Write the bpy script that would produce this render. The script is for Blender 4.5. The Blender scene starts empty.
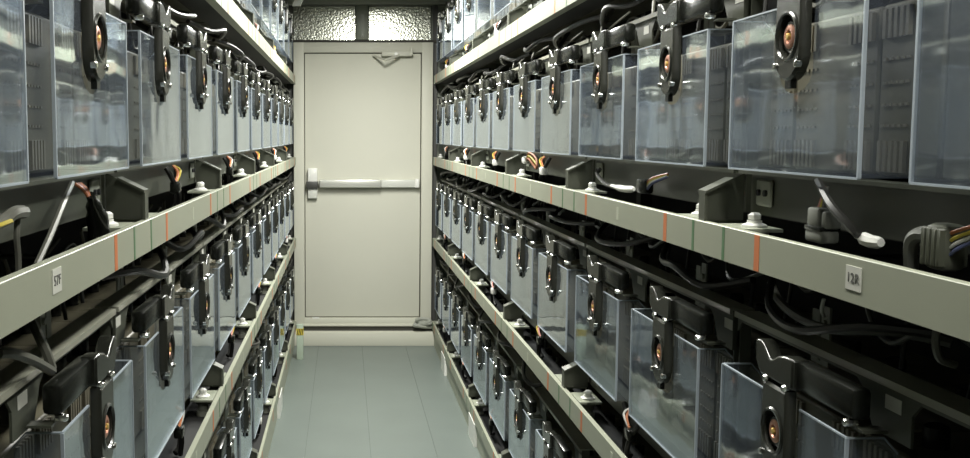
import bpy, bmesh, math, random
from mathutils import Vector, Matrix
random.seed(7)
S = bpy.context.scene
COL = S.collection

# ---------------------------------------------------------------- camera
CAM_Z = 1.66
cd = bpy.data.cameras.new('camera'); cam = bpy.data.objects.new('camera', cd); COL.objects.link(cam)
cam.location = (0, 0, CAM_Z)
cam.rotation_euler = (math.radians(90 - 5), 0, 0)
cd.sensor_width = 36; cd.sensor_fit = 'HORIZONTAL'
cd.lens = 36 * 1000 / 970
cd.shift_x = (485 - 345) / 970
cd.shift_y = (136 + 1000 * math.tan(math.radians(5)) - 229) / 970
cd.clip_start = .02
S.camera = cam
# ---------------------------------------------------------------- world, exposure
w = bpy.data.worlds.new('world'); S.world = w; w.use_nodes = True
w.node_tree.nodes['Background'].inputs[0].default_value = (.9, 1, .95, 1)
w.node_tree.nodes['Background'].inputs[1].default_value = 0.02
vs = S.view_settings
vs.view_transform = 'Standard'; vs.look = 'None'; vs.gamma = 1; vs.use_curve_mapping = False
vs.exposure = 1.2
S.cycles.max_bounces = 10; S.cycles.transparent_max_bounces = 24
S.cycles.glossy_bounces = 5; S.cycles.diffuse_bounces = 5
S.cycles.caustics_reflective = False; S.cycles.caustics_refractive = False
S.cycles.sample_clamp_indirect = 6
# lamps of the ceiling: (x, y, length, power W); the fixtures are built further down
LAMPS = [(.26, 5.9, 1.2, 40), (.26, 4.1, 1.2, 24), (.42, 2.2, 1.2, 13), (.42, .4, 1.2, 8)]
CEIL = 2.74
for lx, ly, ll, lp in LAMPS:
    ld = bpy.data.lights.new('ceiling_tube_light', 'AREA'); ld.shape = 'RECTANGLE'
    ld.size = .16; ld.size_y = ll; ld.energy = lp; ld.color = (1, 1, .93)
    lo = bpy.data.objects.new('ceiling_tube_light', ld); COL.objects.link(lo)
    lo.location = (lx, ly, CEIL - .085)

# ---------------------------------------------------------------- materials
def mat(name, col, rough=.5, metal=0, spec=.5, noise=0, nscale=30, bump=0, bscale=60, coat=0, emit=0):
    m = bpy.data.materials.new(name); m.use_nodes = True
    nt = m.node_tree; b = nt.nodes['Principled BSDF']
    b.inputs['Base Color'].default_value = (*col, 1)
    b.inputs['Roughness'].default_value = rough
    b.inputs['Metallic'].default_value = metal
    b.inputs['Specular IOR Level'].default_value = spec
    b.inputs['Coat Weight'].default_value = coat
    if emit:
        b.inputs['Emission Color'].default_value = (*col, 1); b.inputs['Emission Strength'].default_value = emit
    if noise or bump:
        tc = nt.nodes.new('ShaderNodeTexCoord')
    if noise:
        n = nt.nodes.new('ShaderNodeTexNoise'); n.inputs['Scale'].default_value = nscale; n.inputs['Detail'].default_value = 4
        nt.links.new(tc.outputs['Object'], n.inputs['Vector'])
        mr = nt.nodes.new('ShaderNodeMapRange'); mr.inputs[3].default_value = 1 - noise; mr.inputs[4].default_value = 1 + noise
        nt.links.new(n.outputs['Fac'], mr.inputs[0])
        mx = nt.nodes.new('ShaderNodeMix'); mx.data_type = 'RGBA'; mx.blend_type = 'MULTIPLY'; mx.inputs[0].default_value = 1
        mx.inputs[6].default_value = (*col, 1)
        nt.links.new(mr.outputs[0], mx.inputs[7]); nt.links.new(mx.outputs[2], b.inputs['Base Color'])
    if bump:
        n2 = nt.nodes.new('ShaderNodeTexNoise'); n2.inputs['Scale'].default_value = bscale; n2.inputs['Detail'].default_value = 3
        nt.links.new(tc.outputs['Object'], n2.inputs['Vector'])
        bp = nt.nodes.new('ShaderNodeBump'); bp.inputs['Strength'].default_value = bump; bp.inputs['Distance'].default_value = .01
        nt.links.new(n2.outputs['Fac'], bp.inputs['Height']); nt.links.new(bp.outputs[0], b.inputs['Normal'])
    return m

def shield_mat():
    m = bpy.data.materials.new('clear_polycarbonate'); m.use_nodes = True
    nt = m.node_tree; nt.nodes.clear()
    out = nt.nodes.new('ShaderNodeOutputMaterial')
    tr = nt.nodes.new('ShaderNodeBsdfTransparent'); tr.inputs[0].default_value = (.93, .95, .97, 1)
    gl = nt.nodes.new('ShaderNodeBsdfGlossy'); gl.inputs['Roughness'].default_value = .04; gl.inputs[0].default_value = (.90, .95, 1, 1)
    df = nt.nodes.new('ShaderNodeBsdfDiffuse'); df.inputs[0].default_value = (.56, .64, .78, 1)
    lw = nt.nodes.new('ShaderNodeLayerWeight'); lw.inputs['Blend'].default_value = .5     # Schlick, the same from both faces of the sheet
    pw = nt.nodes.new('ShaderNodeMath'); pw.operation = 'POWER'; pw.inputs[1].default_value = 4
    fr = nt.nodes.new('ShaderNodeMapRange'); fr.inputs[3].default_value = .05; fr.inputs[4].default_value = 1
    nt.links.new(lw.outputs['Facing'], pw.inputs[0]); nt.links.new(pw.outputs[0], fr.inputs[0])
    tc = nt.nodes.new('ShaderNodeTexCoord')
    n = nt.nodes.new('ShaderNodeTexNoise'); n.inputs['Scale'].default_value = 5; n.inputs['Detail'].default_value = 1.5
    bp = nt.nodes.new('ShaderNodeBump'); bp.inputs['Strength'].default_value = .07; bp.inputs['Distance'].default_value = .02
    nt.links.new(tc.outputs['Object'], n.inputs['Vector']); nt.links.new(n.outputs['Fac'], bp.inputs['Height'])
    nt.links.new(bp.outputs[0], gl.inputs['Normal'])
    a = nt.nodes.new('ShaderNodeMixShader'); a.inputs[0].default_value = .055
    nt.links.new(tr.outputs[0], a.inputs[1]); nt.links.new(df.outputs[0], a.inputs[2])
    b = nt.nodes.new('ShaderNodeMixShader')
    nt.links.new(fr.outputs[0], b.inputs[0]); nt.links.new(a.outputs[0], b.inputs[1]); nt.links.new(gl.outputs[0], b.inputs[2])
    nt.links.new(b.outputs[0], out.inputs[0])
    return m

def foil_mat():
    m = mat('embossed_foil', (.46, .47, .41), rough=.20, metal=1)
    nt = m.node_tree; b = nt.nodes['Principled BSDF']
    tc = nt.nodes.new('ShaderNodeTexCoord')
    v = nt.nodes.new('ShaderNodeTexVoronoi'); v.inputs['Scale'].default_value = 60
    n = nt.nodes.new('ShaderNodeTexNoise'); n.inputs['Scale'].default_value = 9; n.inputs['Detail'].default_value = 5
    ad = nt.nodes.new('ShaderNodeMath'); ad.operation = 'ADD'
    nt.links.new(tc.outputs['Object'], v.inputs['Vector']); nt.links.new(tc.outputs['Object'], n.inputs['Vector'])
    nt.links.new(v.outputs['Distance'], ad.inputs[0]); nt.links.new(n.outputs['Fac'], ad.inputs[1])
    bp = nt.nodes.new('ShaderNodeBump'); bp.inputs['Strength'].default_value = .13; bp.inputs['Distance'].default_value = .008
    nt.links.new(ad.outputs[0], bp.inputs['Height']); nt.links.new(bp.outputs[0], b.inputs['Normal'])
    return m

M = dict(
    rail=mat('greenish_grey_paint', (.34, .355, .275), .42, noise=.05, nscale=8),
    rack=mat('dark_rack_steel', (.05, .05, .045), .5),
    panel=mat('shade_black', (.02, .02, .02), .8),  # near-black that puts shade into shelf gaps and undersides
    cell=mat('dark_olive_cell', (.125, .115, .078), .45, noise=.2, nscale=12),
    rib=mat('cell_rib', (.20, .18, .13), .4),
    tray=mat('dark_olive_steel', (.075, .08, .06), .42, noise=.12, nscale=15),
    flange=mat('tray_flange_lit', (.32, .32, .26), .34),  # paler than the tray steel: lit top edge put into the colour
    black=mat('black_moulding', (.008, .009, .007), .26, spec=.4, bump=.03, bscale=60),
    head=mat('black_head', (.018, .019, .015), .20, spec=.8),
    tongue=mat('grey_black_tongue', (.028, .029, .023), .26, spec=.7),
    copper=mat('copper', (.70, .37, .27), .38, metal=.7),
    brass=mat('yellow_brass', (.75, .52, .16), .35, metal=.6),
    chrome=mat('bright_screw', (.85, .85, .82), .15, metal=1),
    hole=mat('recess_black', (.004, .004, .004), .6),
    white=mat('white_cap', (.80, .80, .76), .35),
    insul=mat('grey_insulator', (.30, .31, .26), .4),
    foot=mat('pale_green_foot', (.30, .32, .25), .45),
    sticker=mat('white_sticker', (.62, .62, .56), .5),
    ink=mat('grey_ink', (.12, .12, .11), .6),
    edge=mat('edge_glow', (.38, .43, .48), .35),  # edge glow of the clear sheet, painted as a pale tint
    orange=mat('orange_tape', (.60, .19, .07), .5),
    green=mat('green_tape', (.10, .20, .10), .5),
    faint=mat('faint_tag', (.48, .50, .40), .5),
    shield=shield_mat(), foil=foil_mat(),
    door=mat('cream_door_paint', (.62, .615, .53), .6, spec=.25, noise=.02, nscale=4),
    frame=mat('cream_frame_paint', (.59, .585, .50), .5, spec=.3),
    steel=mat('satin_steel', (.74, .74, .68), .28, metal=.55),
    coverm=mat('grey_rail_cover', (.62, .63, .58), .3),
    gap_dark=mat('dark_gap', (.05, .048, .04), .7),  # dark fill for gaps round the door, their shade in the colour
    wall=mat('grey_wall', (.30, .31, .26), .6),
    mull=mat('grey_green_mullion', (.19, .205, .165), .45),
    ceil=mat('grey_ceiling', (.36, .37, .32), .6),
    floor=mat('grey_vinyl', (.150, .176, .163), .38, noise=.10, nscale=3, bump=.04, bscale=70),
    joint=mat('floor_joint', (.135, .155, .145), .7),
    cable=mat('black_cable', (.018, .018, .016), .38),
    gcable=mat('grey_cable', (.12, .12, .10), .4),
    tape=mat('grey_tape_wrap', (.16, .165, .145), .45),
    lampw=mat('lamp_housing', (.8, .8, .76), .4),
    glow=mat('lit_tube', (1, .985, .90), .5, emit=5),
    postg=mat('pale_green_post', (.40, .47, .38), .5),
    yellow=mat('yellow_tape', (.65, .52, .06), .5),
    wire_o=mat('orange_wire', (.50, .18, .08), .4), wire_y=mat('yellow_wire', (.55, .45, .07), .4),
    wire_b=mat('blue_wire', (.12, .14, .28), .4), wire_w=mat('white_wire', (.7, .7, .66), .4),
    wire_p=mat('pink_wire', (.60, .30, .26), .4),
    rag=mat('grey_rag', (.30, .31, .27), .7, noise=.3, nscale=30),
)

# ---------------------------------------------------------------- mesh helpers
class MB:
    """collects shapes; s mirrors x so one builder makes both sides of the aisle"""
    def __init__(self, s=1): self.v = []; self.f = []; self.s = s
    def add(self, vs, fs):
        o = len(self.v); self.v += [(p[0] * self.s, p[1], p[2]) for p in vs]; self.f += [[i + o for i in f] for f in fs]; return self
    def box(self, x0, x1, y0, y1, z0, z1):
        return self.add([(x0,y0,z0),(x1,y0,z0),(x1,y1,z0),(x0,y1,z0),(x0,y0,z1),(x1,y0,z1),(x1,y1,z1),(x0,y1,z1)],
                        [(0,3,2,1),(4,5,6,7),(0,1,5,4),(1,2,6,5),(2,3,7,6),(3,0,4,7)])
    def rbox(self, x0, x1, y0, y1, z0, z1, r, seg=2):
        bm = bmesh.new(); bmesh.ops.create_cube(bm, size=1)
        for v in bm.verts: v.co = ((x0+x1)/2+v.co.x*(x1-x0), (y0+y1)/2+v.co.y*(y1-y0), (z0+z1)/2+v.co.z*(z1-z0))
        bmesh.ops.bevel(bm, geom=list(bm.edges), offset=r, segments=seg, profile=.5, affect='EDGES', clamp_overlap=True)
        bm.verts.index_update()
        self.add([tuple(v.co) for v in bm.verts], [[v.index for v in f.verts] for f in bm.faces]); bm.free(); return self
    def prism_yz(self, pts, x0, x1):
        n = len(pts)
        return self.add([(x0, y, z) for y, z in pts] + [(x1, y, z) for y, z in pts],
                        [list(range(n)), list(range(2*n-1, n-1, -1))] + [(i, i+n, (i+1) % n + n, (i+1) % n) for i in range(n)])
    def prism_xz(self, pts, y0, y1):
        n = len(pts)
        return self.add([(x, y0, z) for x, z in pts] + [(x, y1, z) for x, z in pts],
                        [list(range(n)), list(range(2*n-1, n-1, -1))] + [(i, i+n, (i+1) % n + n, (i+1) % n) for i in range(n)])
    def lathe(self, prof, c, axis='z', n=16):
        """prof: (radius, height) pairs along the axis"""
        vs = []
        for r, h in prof:
            for k in range(n):
                a = 2*math.pi*k/n; p, q = r*math.cos(a), r*math.sin(a)
                vs.append({'z': (c[0]+p, c[1]+q, c[2]+h), 'x': (c[0]+h, c[1]+p, c[2]+q), 'y': (c[0]+p, c[1]+h, c[2]+q)}[axis])
        fs = [(j*n+k, j*n+(k+1) % n, (j+1)*n+(k+1) % n, (j+1)*n+k) for j in range(len(prof)-1) for k in range(n)]
        fs += [list(range(n-1, -1, -1)), list(range((len(prof)-1)*n, len(prof)*n))]
        return self.add(vs, fs)
    def tube(self, pts, r, n=7, smooth=4):
        P = spline(pts, smooth) if smooth else [Vector(p) for p in pts]
        T = [(P[min(i+1, len(P)-1)] - P[max(i-1, 0)]).normalized() for i in range(len(P))]
        u = T[0].orthogonal().normalized(); vs = []
        for i, p in enumerate(P):
            u = (u - T[i]*u.dot(T[i])).normalized(); v = T[i].cross(u)
            rr = r[min(int(i*len(r)/len(P)), len(r)-1)] if isinstance(r, (list, tuple)) else r
            for k in range(n):
                a = 2*math.pi*k/n; q = p + (u*math.cos(a) + v*math.sin(a))*rr
                vs.append(tuple(q))
        m = len(P)
        fs = [(j*n+k, j*n+(k+1) % n, (j+1)*n+(k+1) % n, (j+1)*n+k) for j in range(m-1) for k in range(n)]
        fs += [list(range(n-1, -1, -1)), list(range((m-1)*n, m*n))]
        return self.add(vs, fs)
    def mesh(self, name, m, smooth=True):
        me = bpy.data.meshes.new(name); me.from_pydata(self.v, [], self.f)
        bm = bmesh.new(); bm.from_mesh(me); bmesh.ops.recalc_face_normals(bm, faces=list(bm.faces)); bm.to_mesh(me); bm.free()
        if smooth:
            me.polygons.foreach_set('use_smooth', [True]*len(me.polygons)); me.set_sharp_from_angle(angle=math.radians(38))
        me.materials.append(M[m]); return me
    def build(self, name, m, parent=None, loc=(0, 0, 0), smooth=True):
        return link(self.mesh(name, m, smooth), name, parent, loc)

def link(me, name, parent=None, loc=(0, 0, 0)):
    o = bpy.data.objects.new(name, me); COL.objects.link(o); o.location = loc
    if parent: o.parent = parent
    return o

def spline(pts, k):
    P = [Vector(p) for p in pts]; out = []
    for i in range(len(P)-1):
        a, b, c, d = P[max(i-1, 0)], P[i], P[i+1], P[min(i+2, len(P)-1)]
        for j in range(k):
            t = j/k
            out.append(.5*((2*b) + (c-a)*t + (2*a-5*b+4*c-d)*t*t + (3*b-a-3*c+d)*t**3))
    out.append(P[-1]); return out

def tag(o, label=None, cat=None, group=None, kind=None):
    if label: o['label'] = label
    if cat: o['category'] = cat
    if group: o['group'] = group
    if kind: o['kind'] = kind
    return o
def empty(name, loc):
    o = bpy.data.objects.new(name, None); o.empty_display_size = .05; COL.objects.link(o); o.location = loc; return o
def copy_tree(o, parent=None):
    c = o.copy(); COL.objects.link(c); c.parent = parent
    for ch in list(o.children): copy_tree(ch, c)
    return c
def text_mesh(txt, size, m, name):
    cu = bpy.data.curves.new('tmp', 'FONT'); cu.body = txt; cu.size = size; cu.space_character = 1.12; cu.align_x = 'CENTER'; cu.align_y = 'CENTER'; cu.extrude = .0004
    o = bpy.data.objects.new('tmp', cu); COL.objects.link(o)
    dg = bpy.context.evaluated_depsgraph_get(); me = bpy.data.meshes.new_from_object(o.evaluated_get(dg))
    bpy.data.objects.remove(o); me.name = name; me.materials.clear(); me.materials.append(M[m]); return me

ORD = ['first', 'second', 'third', 'fourth', 'fifth', 'sixth', 'seventh', 'eighth', 'ninth', 'tenth', 'eleventh', 'twelfth']

# ---------------------------------------------------------------- setting
DY = 7.91                                   # plane of the door
X0, X1 = -.39 - .80, .694 + .80
def struct(mb, name, m, parent=None, loc=(0, 0, 0)):
    return tag(mb.build(name, m, parent, loc), kind='structure')
floor = struct(MB().box(X0, X1, -1.6, 8.1, -.05, -.004), 'floor', 'joint')
seams = [X0, -.56, -.21, .135, .48, .83, X1]
for a, b in zip(seams, seams[1:]):
    for y0, y1 in ((-1.6, 1.5), (1.5, 4.7), (4.7, 7.93)):
        MB().box(a+.0015, b-.0015, y0+.001, y1-.001, -.004, 0).build('floor_sheet', 'floor', floor)
struct(MB().box(X0-.05, X0, -1.6, 8.1, 0, CEIL), 'wall_left', 'wall')
struct(MB().box(X1, X1+.05, -1.6, 8.1, 0, CEIL), 'wall_right', 'wall')
struct(MB().box(X0, X1, -1.65, -1.6, 0, CEIL), 'wall_near', 'wall')
struct(MB().box(X0-.05, X1+.05, -1.65, 8.1, CEIL, CEIL+.05), 'ceiling', 'ceil')
wf = struct(MB().box(X0, X1, 7.99, 8.1, 0, CEIL), 'wall_far', 'mull')
def dx(px): return (px-345)/126.4
def dz(py): return CAM_Z - (py-136)/126.4
# transom band of embossed foil above the door
MB().box(dx(294), dx(355), 7.955, 7.99, dz(41), dz(8)).build('foil_panel', 'foil', wf)
MB().box(dx(369), dx(430), 7.955, 7.99, dz(41), dz(8)).build('foil_panel', 'foil', wf)
MB().rbox(dx(356), dx(368), 7.93, 7.99, dz(41), dz(7), .004).box(dx(361), dx(364), 7.925, 7.93, dz(38), dz(16)).build('mullion', 'mull', wf)
MB().rbox(dx(270), dx(455), 7.90, 7.99, dz(7), dz(-2), .004).build('header_beam', 'wall', wf)
MB().rbox(dx(285), dx(440), 7.945, 7.99, dz(44), dz(41), .003).build('transom_bar', 'gap_dark', wf)
MB().box(dx(432.5), dx(437), 7.955, 7.99, 0, dz(0)).build('dark_gap_strip', 'rack', wf)  # dark strips painted for the dark gap between frame and rack
MB().box(dx(287), dx(293.5), 7.955, 7.99, 0, dz(0)).build('dark_gap_strip', 'rack', wf)
# door
door = empty('door_1', (dx(362), DY, 0)); tag(door, kind='structure')
OX = dx(362)
def dpart(mb, name, m, parent=door):
    o = mb.build(name, m); o.parent = parent; o.location = (-OX, -DY, 0) if parent is door else (0, 0, 0); return o
zt, zb = dz(55), dz(318)
fm = MB().rbox(dx(294), dx(304.5), DY-.02, 7.99, dz(326), dz(44), .004).rbox(dx(421), dx(432), DY-.02, 7.99, dz(326), dz(44), .004)
fm.rbox(dx(304.5)-.004, dx(421)+.004, DY-.02, 7.99, zt+.008, dz(44), .004).rbox(dx(304.5)-.004, dx(421)+.004, DY-.02, 7.99, dz(326), zb-.008, .004)
dframe = dpart(fm, 'door_frame', 'frame')
dpart(MB().box(dx(304.5), dx(421), DY+.02, 7.99, zb-.008, zt+.008), 'door_gap', 'gap_dark')  # dark sheet behind the leaf, shade of the cracks in its colour
leaf = dpart(MB().rbox(dx(305)+.002, dx(420), DY, DY+.03, zb, zt, .003), 'door_leaf', 'door')
dpart(MB().box(dx(312), dx(319), DY-.0202, DY-.018, dz(319.6), dz(318.2)), 'strike_scuff', 'white')
# panic hardware
dpart(MB().rbox(dx(308), dx(317.5), DY-.055, DY, dz(182), dz(168), .006), 'latch_case', 'lampw')
dpart(MB().rbox(dx(308), dx(317.5), DY-.045, DY, dz(198), dz(188), .006), 'latch_case', 'coverm')
dpart(MB().rbox(dx(306.5), dx(318), DY-.07, DY, dz(188), dz(181), .006), 'latch_head', 'rack')
dpart(MB().rbox(dx(319.5), dx(381), DY-.075, DY-.02, dz(187), dz(179), .008, 3), 'push_bar', 'steel')
dpart(MB().rbox(dx(381), dx(415), DY-.055, DY-.005, dz(187), dz(179.5), .006), 'rail_cover', 'coverm')
dpart(MB().rbox(dx(414.5), dx(419), DY-.06, DY, dz(187.5), dz(178.5), .01, 3), 'end_cap', 'lampw')
dpart(MB().box(dx(320), dx(414), DY-.02, DY, dz(186), dz(180)), 'bar_base', 'coverm')
# closer
dpart(MB().rbox(dx(381), dx(411), DY-.07, DY-.02, dz(58), dz(53), .006).rbox(dx(409), dx(411.5), DY-.075, DY-.02, dz(57), dz(49.5), .003), 'closer_body', 'frame')
dpart(MB().lathe([(.012, -.09), (.012, -.03)], (dx(395), DY, dz(56)), 'y', 12), 'closer_spindle', 'white')
dpart(MB().tube([(dx(398), DY-.085, dz(57.5)), (dx(384), DY-.16, dz(62.5))], .010, 6, 0), 'closer_arm', 'frame')
dpart(MB().tube([(dx(384), DY-.165, dz(62.5)), (dx(373), DY-.03, dz(57))], .008, 6, 0), 'closer_forearm', 'frame')
# sill below the door
sill = struct(MB().rbox(dx(294), dx(442), 7.82, 7.99, 0, dz(331)-.01, .004), 'trim_1', 'frame')
struct(MB().box(dx(296), dx(440), 7.90, 7.99, dz(331)-.01, dz(326)), 'sill_gap_strip', 'gap_dark')  # dark strip painted for the shadow gap over the sill
struct(MB().rbox(dx(299), dx(433), DY-.03, 7.99, dz(327.3), dz(325), .003), 'trim_3', 'frame')

# ceiling lamps (outside the view; they are what lights the aisle)
for i, (lx, ly, ll, lp) in enumerate(LAMPS):
    r = empty('ceiling_lamp', (lx, ly, CEIL))
    tag(r, 'white ceiling tube lamp over the aisle, %s from the door' % ORD[i], 'lamp', 'tube lamps on the ceiling')
    MB().prism_xz([(-.10, 0), (.10, 0), (.07, -.04), (-.07, -.04)], -ll/2, ll/2).build('housing', 'lampw', r)
    for tx in (-.045, .045):
        MB().lathe([(.013, -ll/2+.03), (.013, ll/2-.03)], (tx, 0, -.058), 'y', 10).build('tube', 'glow', r)
    MB().box(-.08, .08, -ll/2, -ll/2+.03, -.075, -.038).build('socket_end', 'lampw', r)
    MB().box(-.08, .08, ll/2-.03, ll/2, -.075, -.038).build('socket_end', 'lampw', r)
# white bracket hanging at the top left before the foil
r = empty('ceiling_bracket', (-.355, 7.4, CEIL))
MB().prism_xz([(-.03, -.135), (.03, -.135), (.09, 0), (.035, 0)], -.03, .03).build('bent_plate', 'lampw', r)
MB().box(.02, .12, -.05, .05, -.006, 0).build('fixing_plate', 'lampw', r)
tag(r, 'small white slanted bracket under the ceiling by the left foil panel', 'bracket')

# ---------------------------------------------------------------- racks
A = {1: .694, -1: .388}
OFF = {1: .015, -1: .04}
RTOP = [CAM_Z+.468, CAM_Z-.165, CAM_Z-.804, CAM_Z-1.47]     # rail tops, from the top shelf down
SIDE = {1: 'right', -1: 'left'}
ROW = ['top', 'second', 'third', 'bottom']
RH = .063
YA, YB = -.5, 7.885
def build_rack(s):
    r = empty('battery_rack', (s*A[s], 0, 0))
    tag(r, {1: 'greenish grey four-shelf steel rack along the right of the aisle, tagged 12R',
            -1: 'greenish grey four-shelf steel rack along the left of the aisle'}[s], 'rack', 'battery racks')
    for lev, zt in enumerate(RTOP):
        m = MB(s)
        m.add([], [])
        # channel section: web to the aisle, short top lip, long bottom flange
        m.prism_xz([(0, -RH), (.03, -RH), (.03, -RH+.004), (.004, -RH+.004), (.004, -.003), (.014, -.003), (.014, 0), (.001, 0), (0, -.001)], YA, YB)
        rail = m.build('shelf_rail', 'rail', r, (0, 0, zt), smooth=False)
        MB(s).box(.03, .115, YA, YB, -RH+.0005, -RH+.0035).build('shelf_plate', 'panel', r, (0, 0, zt))  # dark colour puts shade on the underside behind the rail
        MB(s).box(.50, .56, YA, YB, -RH, 0).build('rear_rail', 'rack', r, (0, 0, zt))
        for y in (-.3, 1.9, 4.3, 6.7):
            MB(s).box(.11, .50, y-.02, y+.02, -RH-.004, -RH).build('cross_member', 'rack', r, (0, 0, zt))
        ymin = 1.2 if lev in (1,) else 1.7
        for c in range(0, 7):
            base = (1.34 if s > 0 else 1.348) + 1.2*c
            for dy, wd, mt, nm in ((.335, .020, 'orange', 'orange_stripe'), (.485, .011, 'green', 'green_stripe'), (.645, .011, 'green', 'green_stripe'), (.82, .020, 'orange', 'orange_stripe')):
                y = base + dy
                if y > 7.85 or y < ymin: continue
                k = MB(s).box(-.0007, 0, y-wd/2, y+wd/2, -RH+.001, -.001).build(nm, mt, rail)
                tag(k, nm.split('_')[0] + ' tape stripe')
            if base > ymin and base < 7.8 and not (lev == 1 and c == 0):
                MB(s).box(-.0007, 0, base-.010, base+.010, -.048, -.016).build('faint_tag', 'faint', rail)
        if lev == 1:
            y = 1.352 if s > 0 else 1.333
            tg = MB(s).box(-.0012, 0, y-.0205, y+.0205, -.045, -.012).build('number_tag', 'sticker', rail)
            tag(tg, 'white tag reading ' + ('12R' if s > 0 else '57F'))
            me = text_mesh('12R' if s > 0 else '57F', .0195, 'ink', 'tag_lettering')
            # stand the lettering on the rail face, facing the aisle
            t = s*-.0016
            if s > 0: mw = Matrix(((0,0,-1,t),(-1,0,0,y),(0,1,0,-.0285),(0,0,0,1)))
            else:     mw = Matrix(((0,0,1,t),(1,0,0,y),(0,1,0,-.0285),(0,0,0,1)))
            me.transform(mw)
            tg.data.materials.append(M['ink'])
            bm = bmesh.new(); bm.from_mesh(tg.data); n0 = len(bm.faces); bm.from_mesh(me)
            bm.faces.ensure_lookup_table()
            for f in bm.faces[n0:]: f.material_index = 1
            bm.to_mesh(tg.data); bm.free()
    for y in (-.45, 1.9, 4.3, 6.7, 7.88):
        MB(s).box(.57, .62, y-.03, y+.03, 0, 2.70).build('rear_post', 'rack', r)
    MB(s).box(.66, .67, YA, YB, 0, 2.70).build('shade_panel', 'panel', r)  # unseen dark sheet added to keep the gaps between shelves black
    # closed plinth under the bottom rail, with flat white plates on its face
    zt = RTOP[3]
    MB(s).box(.012, .016, YA, 7.815, 0, zt-RH).build('kick_plate', 'rail', r)
    for y in ((5.35, 6.95) if s > 0 else (4.3, 5.9)):
        MB(s).box(-.004, .014, y-.12, y+.12, .0, zt-.066).build('white_plate', 'white', r)
    return r
for s in (1, -1): build_rack(s)

# ---------------------------------------------------------------- battery bank (one shield, one terminal)
CZ = .322                                   # height of the copper terminal above the rail
def ring_plate(mb, outline, c, ri, x0, x1, xf, n=40):
    """plate with outline in y,z, a round recess of radius ri round c, recess floor at xf"""
    def hit(a):
        d = (math.cos(a), math.sin(a)); best = 9
        for (ay, az), (by, bz) in zip(outline, outline[1:]+outline[:1]):
            ey, ez = by-ay, bz-az; den = d[0]*ez - d[1]*ey
            if abs(den) < 1e-9: continue
            t = ((ay-c[0])*ez - (az-c[1])*ey)/den; u = ((ay-c[0])*d[1] - (az-c[1])*d[0])/den
            if t > 0 and -1e-6 <= u <= 1+1e-6: best = min(best, t)
        return (c[0]+d[0]*best, c[1]+d[1]*best)
    ang = sorted([2*math.pi*k/n for k in range(n)] + [math.atan2(z-c[1], y-c[0]) % (2*math.pi) for y, z in outline])
    N = len(ang); out = [hit(a) for a in ang]
    rings = [[(x1, y, z) for y, z in out], [(x0+.004, y, z) for y, z in out],
             [(x0, c[0]+(y-c[0])*.94, c[1]+(z-c[1])*.94) for y, z in out],
             [(x0, c[0]+ri*math.cos(a), c[1]+ri*math.sin(a)) for a in ang],
             [(xf, c[0]+ri*.95*math.cos(a), c[1]+ri*.95*math.sin(a)) for a in ang]]
    vs = [p for r_ in rings for p in r_]
    fs = [(j*N+k, j*N+(k+1) % N, (j+1)*N+(k+1) % N, (j+1)*N+k) for j in range(4) for k in range(N)]
    fs += [list(range(4*N, 5*N)), list(range(N-1, -1, -1))]
    mb.add(vs, fs)

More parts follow.
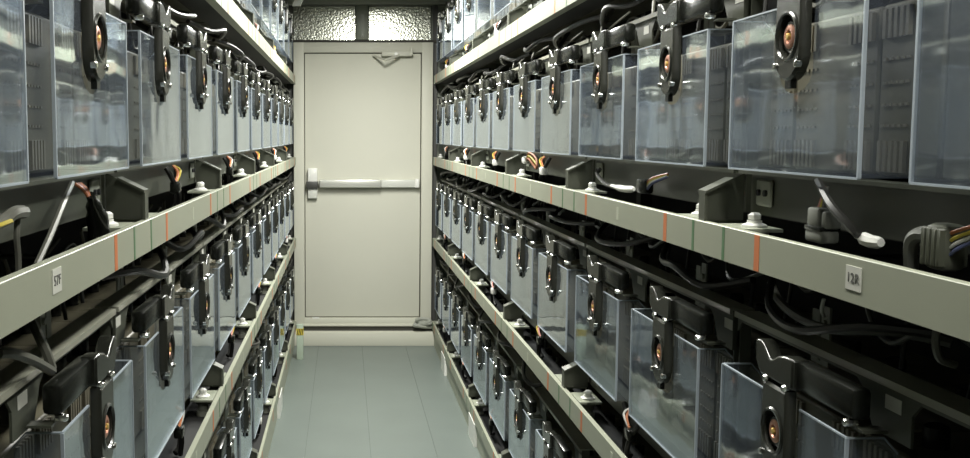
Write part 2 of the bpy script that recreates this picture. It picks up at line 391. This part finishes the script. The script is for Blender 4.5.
def make_bank(s):
    r = empty('battery_bank', (0, 0, 0))
    # cells
    for y0, y1 in ((-.296, -.140), (-.134, .134), (.140, .296)):
        cell = MB(s).rbox(.096, .49, y0, y1, .107, .356, .004, 1).build('cell', 'cell', r)
        m = MB(s)
        for (edge, sg) in ((y0, 1), (y1, -1)):
            if abs(edge) > .29: continue
            for k in range(5):
                yy = edge + sg*(.016 + k*.015)
                m.box(.090, .0965, yy-.0042, yy+.0042, .113, .158).box(.090, .0965, yy-.0042, yy+.0042, .306, .348)
                for z in (.178, .208, .240, .274):
                    m.box(.0935, .0965, yy-.004, yy+.004, z, z+.004)
        tag(m.build('vent_rib', 'rib', cell), kind='stuff')
        m = MB(s); m.lathe([(.018, 0), (.018, .03), (.012, .034)], (.16, (y0+y1)/2, .356), 'z', 10).lathe([(.018, 0), (.018, .03), (.012, .034)], (.34, (y0+y1)/2, .356), 'z', 10)
        tag(m.build('cell_post', 'black', cell), kind='stuff')
    # riser tab with a hole on top of the cells
    m = MB(s)
    m.box(.15, .154, .09, .118, .405, .505).box(.15, .154, .126, .154, .405, .495).box(.15, .20, .09, .154, .400, .406)
    m.lathe([(.007, -.005), (.007, .001)], (.15, .104, .475), 'x', 10)
    m.build('riser_tab', 'insul', r)
    # shield: front pane with a U notch for the tongue, two returns
    h0, h1, hw, T = .106, .374, .235, .003
    notch = [(.037, h1), (.037, .270)] + [(-.025+.062*math.cos(a), .270 - .038*math.sin(a)) for a in [math.pi*k/10 for k in range(1, 10)]] + [(-.087, .270), (-.087, h1)]
    outline = [(-hw, h0), (hw, h0), (hw, h1)] + notch + [(-hw, h1)]
    sh = MB(s).prism_yz(outline, .021, .021+T).build('clear_shield', 'shield', r, smooth=False)
    for sg in (1, -1):
        MB(s).prism_xz([(.024, h0), (.094, h0), (.094, h1-.022), (.076, h1), (.024, h1)], sg*hw-T/2-sg*T/2, sg*hw+T/2-sg*T/2).build('shield_return', 'shield', sh, smooth=False)
    # polished rims of the sheet, edge glow painted on as pale strips
    e = MB(s); t = .0016
    for sg in (1, -1):
        e.box(.0200, .0250, sg*hw-.002, sg*hw+.002, h0, h1)
        a, b = sorted((-.025+sg*.062, sg*hw)); e.box(.0205, .0245, a, b, h1-.001, h1+t)
        e.box(.0245, .076, sg*hw-.002-sg*.001, sg*hw+.002-sg*.001, h1-.001, h1+t)
        e.prism_xz([(.076, h1-.001), (.076, h1+t), (.096, h1-.022+t), (.096, h1-.024)], sg*hw-.002-sg*.001, sg*hw+.002-sg*.001)
    e.box(.020, .025, -hw, hw, h0-.002, h0+.001)
    e.build('polished_rim', 'edge', sh, smooth=False)
    # terminal tongue
    TY = -.026
    ol = [(-.043, .398), (.043, .398), (.046, .302)] + [(.046*math.cos(a), .300-.048*math.sin(a)) for a in [math.pi*k/12 for k in range(1, 12)]] + [(-.046, .302)]
    ol = [(y+TY, z) for y, z in ol][::-1]
    m = MB(s); ring_plate(m, ol, (TY, CZ), .034, .006, .024, .022)
    tg = m.build('terminal_tongue', 'tongue', r)
    m = MB(s)
    n = 28
    for R in (.0365,):
        pts = [(.006, TY+R*math.cos(2*math.pi*k/n), CZ+R*math.sin(2*math.pi*k/n)) for k in range(n+1)]
        m.tube(pts, .0034, 6, 0)
    m.build('recess_rim', 'head', tg)
    MB(s).lathe([(.0325, .0195), (.0325, .0215)], (0, TY, CZ), 'x', 24).build('recess_floor', 'hole', tg)
    MB(s).lathe([(.0255, .0215), (.0255, .013), (.0235, .011), (.019, .011)], (0, TY, CZ), 'x', 20).build('sleeve', 'tongue', tg)
    MB(s).lathe([(.0195, .014), (.0195, .010), (.016, .008), (.011, .008), (.010, .011)], (0, TY, CZ), 'x', 20).build('copper_bolt', 'copper', tg)
    MB(s).lathe([(.006, .012), (.006, .007), (.004, .0055)], (0, TY, CZ), 'x', 6).build('bolt_pin', 'brass', tg)
    for sg in (1, -1):
        MB(s).lathe([(.006, .012), (.006, .004), (.004, .002)], (0, TY+sg*.038, .277), 'x', 10).build('screw', 'chrome', tg)
    MB(s).box(.010, .020, TY-.010, TY+.010, .240, .26).build('lower_tab', 'black', tg)
    # head of the tongue: horn, dip and shoulder
    hd = [(-.060, .404), (.060, .404), (.080, .422), (.082, .460), (.064, .461), (.050, .452), (.034, .440), (.022, .437), (.010, .441), (-.006, .449), (-.030, .453), (-.060, .453)]
    m = MB(s); m.prism_yz([(y+TY, z) for y, z in hd], .008, .036); hdo = m.build('tongue_head', 'head', r)
    bv = hdo.modifiers.new('bevel', 'BEVEL'); bv.width = .004; bv.segments = 2; bv.limit_method = 'ANGLE'
    for y in (TY-.036, TY+.036):
        MB(s).lathe([(.006, .014), (.006, .006), (.004, .003)], (0, y, .402), 'x', 8).build('screw', 'chrome', hdo)
    # link bar reaching towards the near neighbour
    MB(s).rbox(.016, .046, -.256, -.060, .405, .451, .008, 2).build('link_bar', 'black', r)
    MB(s).lathe([(.006, .03), (.006, .014), (.004, .011)], (0, -.244, .400), 'x', 8).build('bar_screw', 'chrome', r)
    MB(s).box(.030, .066, -.262, -.235, .389, .393).build('bar_clip', 'tray', r)
    return r

def make_tray(s):
    """carries two banks; origin at its near end"""
    r = empty('battery_tray', (0, 0, 0))
    L = 1.2; g = .012
    MB(s).prism_xz([(.086, .018), (.086, .094), (.06, .094), (.06, .100), (.49, .100), (.49, .018)], g, L-g).build('base_channel', 'tray', r, smooth=False)
    for k in (0, 1):
        o = .6*k
        m = MB(s)                                     # front plate, open behind head and bar
        hole0, hole1, zl, zh = o+.3-.215, o+.3+.288, .383, .447
        y0, y1 = (g if k == 0 else o), (o+.6 if k == 0 else L-g)
        m.prism_yz([(y0, zl), (hole0, zl), (hole0+.03, zh-.012), (hole0+.05, zh), (hole1-.02, zh), (hole1, zh-.02), (hole1, zl), (y1, zl), (y1, .462), (y0, .462)], .069, .073)
        fp = m.build('front_plate', 'tray', r, smooth=False)
        MB(s).box(.0682, .069, o+.300-.287, o+.300-.246, .422, .442).build('white_sticker', 'sticker', fp)
    MB(s).prism_xz([(.062, .455), (.062, .466), (.11, .466), (.11, .462), (.068, .462), (.068, .455)], g, L-g).build('top_flange', 'flange', r, smooth=False)
    for y in (g, L-g-.004):
        MB(s).prism_xz([(.073, .106), (.094, .106), (.094, .462), (.073, .462)], y, y+.004).build('end_plate', 'tray', r, smooth=False)
    # gusset at the near end standing on the rail
    m = MB(s)
    m.prism_xz([(.010, .0006), (.010, .056), (.085, .0925), (.085, .0006)], .020, .025)
    m.prism_xz([(.006, .054), (.006, .059), (.059, .0845), (.059, .0795)], .006, .050)
    m.box(.006, .011, .012, .044, .0006, .056)
    m.build('gusset_bracket', 'tray', r, smooth=False)
    MB(s).box(.016, .085, .03, .20, -.006, .0).build('foot_plate', 'foot', r)
    MB(s).box(.016, .085, 1.04, 1.16, -.006, .0).build('foot_plate', 'foot', r)
    for y in (.155, 1.085):
        m = MB(s)
        ins = m.lathe([(.022, -.0583), (.022, -.045), (.016, -.042), (.016, -.022), (.025, -.020), (.025, -.006)], (.052, y, 0), 'z', 14).build('insulator', 'insul', r)
        MB(s).lathe([(.022, 0), (.022, .004), (.013, .008), (.013, .012)], (.052, y, 0), 'z', 12).lathe([(.012, .014), (.012, .022), (.007, .026)], (.052, y, 0), 'z', 6).build('white_cap', 'white', ins)
    # bolt plate at the far end
    pl = MB(s).rbox(.079, .086, 1.085, 1.150, .035, .085, .004, 1).build('bolt_plate', 'insul', r)
    for y in (1.103, 1.132):
        MB(s).lathe([(.006, .080), (.006, .074)], (0, y, .060), 'x', 8).build('bolt', 'hole', pl)
    return r

KMIN = {(1, 0): 3, (1, 1): -1, (1, 2): -1, (1, 3): 3, (-1, 0): 3, (-1, 1): -1, (-1, 2): 0, (-1, 3): 3}
for s in (1, -1):
    pb, pt = make_bank(s), make_tray(s)
    first = [True, True]
    for lev in range(4):
        for k in range(KMIN[s, lev], 11):
            o = pb if first[0] else copy_tree(pb); first[0] = False
            o.location = (s*A[s], 1.615 + .6*k + OFF[s], RTOP[lev])
            tag(o, 'battery bank behind clear shield, %s row of the %s rack, %s from the door' % (ROW[lev], SIDE[s], ORD[10-k]), 'battery', 'shielded battery banks')
        for t in range((KMIN[s, lev]+1)//2, 6):
            o = pt if first[1] else copy_tree(pt); first[1] = False
            o.location = (s*A[s], .715 + 1.2*t + OFF[s], RTOP[lev])
            tag(o, 'dark steel tray under two battery banks, %s row of %s rack, %s from door' % (ROW[lev], SIDE[s], ORD[5-t]), 'tray', 'battery trays')

# ---------------------------------------------------------------- cables and wires
def P(px, py, d, s):
    """a point of the photograph, at depth d behind the rail face of rack s"""
    Y = 1000*(A[s]+d)/abs(px-345)
    return (s*(A[s]+d), Y, CAM_Z - (py-136)*Y/1000)

def cable_thing(pts, r, m, label, cat='cable', group=None, name='cable', n=7):
    o = MB().tube(pts, r, n).build(name, m); tag(o, label, cat, group); return o

# four cables above each bank: a thick one, a thin grey one, an arch and a hanging loop
for s in (1, -1):
    for lev in (1, 2, 3):
        for k in range({1: 0, 2: 0, 3: 4}[lev] + (1 if s < 0 else 0), 11):
            yk = 1.615 + .6*k + OFF[s]; zr = RTOP[lev]; u = random.uniform
            X = lambda d: s*(A[s]+d)
            where = 'above the %s row of the %s rack, %s from the door' % (ROW[lev], SIDE[s], ORD[10-k])
            grp = 'cables in the gap above the %s row' % ROW[lev]
            cl = lambda y: min(y, 7.86)
            dd = u(.02, .04)
            cable_thing([(X(dd+.08), yk-.275, zr+u(.52, .55)), (X(dd+.03), yk-u(.11, .19), zr+u(.48, .535)), (X(dd), yk+u(-.05, .06), zr+u(.477, .53)), (X(dd+.04), cl(yk+u(.15, .22)), zr+u(.48, .54)), (X(dd+.09), cl(yk+.275), zr+u(.52, .55))],
                        u(.0065, .009), 'cable', 'thick black cable ' + where, group=grp)
            dd = u(.143, .155); y0 = yk + u(-.255, -.225)
            cable_thing([(X(dd+.05), y0, zr+.555), (X(dd), y0+.05, zr+u(.50, .53)), (X(dd), y0+.14, zr+u(.478, .50)), (X(dd+.02), cl(y0+.24), zr+u(.49, .52)), (X(dd+.04), cl(y0+.30), zr+.55)],
                        u(.0035, .005), 'gcable', 'thin grey cable ' + where, group=grp)
            dd = u(.21, .26); y0 = yk + u(-.1, .1)
            cable_thing([(X(dd), y0-.12, zr+.40), (X(dd+.01), y0-.13, zr+.52), (X(dd+.02), y0-.02, zr+.552), (X(dd+.03), y0+.09, zr+.53), (X(dd+.02), y0+.10, zr+.40)],
                        .0045, 'cable', 'arched black cable ' + where, group=grp)
            dd = u(.305, .33); y0 = yk + u(-.05, .05)
            cable_thing([(X(dd), y0-.20, zr+.556), (X(dd+.01), y0-.12, zr+.50), (X(dd+.02), y0, zr+u(.44, .47)), (X(dd+.02), cl(y0+.13), zr+.51), (X(dd), cl(y0+.20), zr+.556)],
                        .0055, 'gcable', 'hanging grey cable loop ' + where, group=grp)

# looms dangling between the tray and the rail, one by each tray centre
def loom(s, lev, yc, label, group):
    zr = RTOP[lev]; X = lambda d: s*(A[s]+d)
    r = empty('wire_loom', (X(.05), yc, zr))
    def w(pts, rad, m, nm): MB().tube([(a-X(.05), b-yc, c-zr) for a, b, c in pts], rad, 6, 3).build(nm, m, r)
    j = lambda q: random.uniform(-q, q)
    w([(X(.062), yc+.10, zr+.084), (X(.06), yc+.09+j(.03), zr+.05), (X(.06), yc+.08, zr-.03), (X(.07), yc+.06, zr-.049)], .009, 'cable', 'black_lead')
    w([(X(.062), yc-.06, zr+.085), (X(.05), yc-.05, zr+.06), (X(.045), yc+.02+j(.03), zr+.01), (X(.055), yc+.05, zr-.050)], .007, 'cable', 'black_lead')
    w([(X(.060), yc+.03, zr+.088), (X(.045), yc+.02, zr+.07), (X(.045), yc-.02+j(.02), zr+.045)], .004, random.choice(('wire_o', 'wire_p')), 'coloured_wire')
    w([(X(.060), yc+.04, zr+.088), (X(.040), yc+.03, zr+.075), (X(.045), yc-.01, zr+.045)], .003, random.choice(('wire_y', 'wire_w')), 'coloured_wire')
    MB().rbox(X(.045)-.012-X(.05), X(.045)+.012-X(.05), -.04, .0, .02, .05, .005).build('plug', random.choice(('white', 'black', 'black', 'black')), r)
    tag(r, label, 'wires', group)
for s in (1, -1):
    for lev in range(4):
        for t in range(1 if lev else 2, 6):
            if lev == 1 and t == 1 and s > 0: continue
            if lev == 3 and t < 2: continue
            yc = .715 + 1.2*t + OFF[s] + .62
            loom(s, lev, yc, 'black wires and plug dangling under %s row of %s rack, %s from door' % (ROW[lev], SIDE[s], ORD[5-t]), 'wire looms above the shelf rails')

def plug_thing(name, label, cat, parts):
    """parts: (name, material, MB) in world coordinates"""
    r = empty(name, (0, 0, 0)); vs = parts[0][2].v; c = sum((Vector(v) for v in vs), Vector())/len(vs)
    c.z = min(v[2] for v in vs); r.location = c
    for nm, m, mb in parts:
        mb.build(nm, m, r, tuple(-c))
    tag(r, label, cat); return r
T = lambda pts, r, n=6: MB().tube(pts, r, n, 4)
def block(c, sx, sy, sz, r=.004):
    return MB().rbox(c[0]-sx/2, c[0]+sx/2, c[1]-sy/2, c[1]+sy/2, c[2]-sz/2, c[2]+sz/2, r)
# right rack, second row: big multi-pin connector beside the 12R tag
c = P(949, 247, .045, 1)
m = block(c, .035, .042, .058, .010)
for k in range(4): m.rbox(c[0]-.021, c[0]+.018, c[1]-.019+k*.011, c[1]-.014+k*.011, c[2]-.024, c[2]+.024, .002, 1)
parts = [('connector_body', 'tray', m)]
for k, wm in enumerate(('wire_o', 'wire_y', 'wire_w', 'wire_b')):
    parts.append(('coloured_wire', wm, T([(c[0]-.003*k, c[1]+.018, c[2]+.014-.007*k), (c[0], c[1]+.040, c[2]+.016-.006*k), (c[0]+.01, c[1]+.058, c[2]+.012-.003*k)], .002)))
    parts.append(('coloured_wire', wm, T([(c[0]-.006, c[1]-.018, c[2]+.018-.009*k), (c[0]-.004, c[1]-.040, c[2]+.026-.007*k), (c[0]+.02, c[1]-.09, c[2]+.045-.004*k)], .0022)))
e = (c[0]+.01, c[1]+.056, c[2]+.010)
parts.append(('conduit_elbow', 'tape', T([e, (e[0], e[1]+.020, e[2]-.002), (e[0], e[1]+.036, e[2]-.016), (e[0]+.005, e[1]+.042, e[2]-.05), (e[0]+.01, e[1]+.042, e[2]-.082)], .0095, 8)))
plug_thing('wire_connector', 'black multi-pin connector with orange and yellow wires behind the 12R tag', 'connector', parts)
# tape wrapped bundle
a = P(824, 236, .045, 1)
m = block(a, .030, .055, .020, .005); m.rbox(a[0]-.014, a[0]+.014, a[1]-.012, a[1]+.024, a[2]+.012, a[2]+.044, .005); m.rbox(a[0]-.010, a[0]+.016, a[1]-.030, a[1]-.014, a[2]+.012, a[2]+.040, .005)
parts = [('wrapped_block', 'tape', m), ('black_band', 'black', block((a[0], a[1], a[2]+.012), .033, .052, .008, .002))]
for k, wm in enumerate(('wire_p', 'wire_y', 'gcable')):
    parts.append(('coloured_wire', wm, T([(a[0], a[1]+.014-.008*k, a[2]+.04), (a[0]+.004, a[1]+.008-.004*k, a[2]+.062), (a[0]+.008, a[1]+.004, a[2]+.076)], .003)))
plug_thing('wire_bundle', 'grey taped wire bundle hanging behind the rail beside a slanting grey cable', 'connector', parts)
b = [P(818, 181, .048, 1), P(832, 205, .018, 1), P(853, 228, .025, 1), P(862, 236, .04, 1)]
parts = [('cable_run', 'cable', T(b, .006)), ('white_plug', 'white', MB().tube([P(860, 235, .045, 1), P(872, 241, .045, 1), P(884, 243, .047, 1)], [.006, .010, .009, .006], 8, 3))]
plug_thing('sensor_cable', 'slanting grey cable ending in a pale plug behind the right rail', 'cable', parts)
# third-bay connector with coloured wires
c = P(645, 186, .045, 1)
parts = [('connector_body', 'black', block(c, .03, .05, .035, .006))]
for k, wm in enumerate(('wire_o', 'wire_y', 'wire_w', 'wire_b')):
    parts.append(('coloured_wire', wm, T([(c[0], c[1]-.02, c[2]+.010-.006*k), (c[0], c[1]-.06, c[2]+.022-.004*k), (c[0]+.02, c[1]-.11, c[2]+.034-.002*k)], .0032)))
parts.append(('white_plug', 'white', MB().tube([P(612, 186, .04, 1), P(625, 189, .04, 1), P(634, 189, .04, 1)], [.006, .009, .009, .005], 8, 3)))
parts.append(('black_lead', 'cable', T([P(600, 169, .052, 1), P(597, 174, .045, 1), P(606, 184, .04, 1), P(616, 187, .04, 1)], .006)))
plug_thing('wire_connector', 'black connector with orange, yellow and white wires under second right row', 'connector', parts)
c = P(526, 160, .045, 1)
parts = [('connector_body', 'white', block(c, .03, .06, .03, .008))]
for k, wm in enumerate(('wire_o', 'wire_y', 'wire_o')):
    parts.append(('coloured_wire', wm, T([(c[0], c[1]-.02, c[2]), (c[0], c[1]-.06, c[2]+.03-.012*k), (c[0]+.02, c[1]-.10, c[2]+.01-.02*k), (c[0]+.02, c[1]-.12, c[2]-.02)], .005)))
plug_thing('wire_connector', 'white plug with orange and yellow wires under the second right row', 'connector', parts)
# left rack
parts = [('boot', 'black', MB().tube([P(90, 195, .045, -1), P(93, 205, .045, -1), P(97, 222, .045, -1), P(98, 242, .045, -1)], [.008, .014, .019, .019], 10, 3))]
for k in range(3):
    q = P(89-k, 196, .045, -1); parts.append(('coloured_wire', ('wire_o', 'wire_p', 'wire_o')[k], T([q, (q[0]-.004, q[1]-.006*k, q[2]+.012), (q[0]-.015, q[1]-.01*k, q[2]+.022)], .0028)))
plug_thing('cable_boot', 'black tapered cable boot with orange wire tips behind the left rail', 'connector', parts)
parts = [('elbow', 'gcable', T([P(23, 212, .04, -1), P(13, 213, .04, -1), P(3, 220, .045, -1), P(-8, 226, .05, -1)], .009, 8)),
         ('coloured_wire', 'wire_y', T([P(10, 221, .03, -1), P(2, 224, .03, -1), P(-8, 228, .035, -1)], .003)),
         ('lead', 'gcable', T([P(17, 215, .045, -1), P(15, 235, .045, -1), P(16, 255, .045, -1), P(16, 272, .045, -1)], .0045))]
plug_thing('cable_elbow', 'grey cable elbow with a yellow wire at the near end of the left rail', 'connector', parts)
cable_thing([P(72, 183, .06, -1), P(62, 205, .045, -1), P(49, 235, .04, -1), P(34, 266, .04, -1)], .005, 'gcable', 'straight grey cable slanting down behind the left rail')
# loose cables seen above the third row
cable_thing([P(775, 284, .16, 1), P(784, 302, .14, 1), P(806, 320, .13, 1), P(840, 332, .13, 1), P(895, 333, .14, 1), P(960, 345, .2, 1)], .008, 'gcable', 'thick grey cable drooping under the right middle rail past a white tie')
cable_thing([P(829, 300, .05, 1), P(827, 310, .05, 1), P(830, 318, .06, 1)], .003, 'wire_w', 'white cable tie round the grey cable under the right rail', 'cable tie', name='cable_tie')
cable_thing([P(945, 322, .05, 1), P(944, 345, .05, 1), P(950, 362, .06, 1), P(966, 368, .08, 1)], .005, 'gcable', 'grey cable loop at the near end under the right middle rail')
cable_thing([P(-6, 356, .06, -1), P(8, 356, .05, -1), P(28, 363, .045, -1), P(47, 374, .04, -1)], .0075, 'gcable', 'grey cable arching into the near battery tray of the left third row')
cable_thing([P(28, 322, .08, -1), P(35, 340, .06, -1), P(42, 356, .05, -1), P(47, 372, .045, -1)], .0075, 'gcable', 'grey cable dropping steeply beside the arching cable on the left')

# ---------------------------------------------------------------- floor-level things by the door
r = empty('low_post', (-.335, 7.35, 0))
MB().rbox(-.025, .025, -.02, .02, 0, .265, .004).build('post', 'postg', r)
m = MB(); m.box(-.0262, .0262, -.0212, .0212, .185, .235); m.build('hazard_tape', 'yellow', r)
m = MB()
for k in range(4): m.prism_xz([(-.024+.012*k, .187), (-.018+.012*k, .187), (-.010+.012*k, .233), (-.016+.012*k, .233)], -.0222, -.0212)
m.build('hazard_stripe', 'hole', r)['kind'] = 'stuff'
tag(r, 'low pale green post with yellow and black tape beside the door sill', 'post')
pts = []
for k in range(26):
    a = k*.9; pts.append((.62 + .075*math.cos(a)*(1-.012*k), 7.86 + .02*math.sin(a*1.3), dz(331)+.008 + .0022*k + .016*(1+math.sin(a*.7))))
cable_thing(pts, .014, 'rag', 'crumpled grey cable coil lying on the right end of the door sill', 'cable', name='cable_coil')
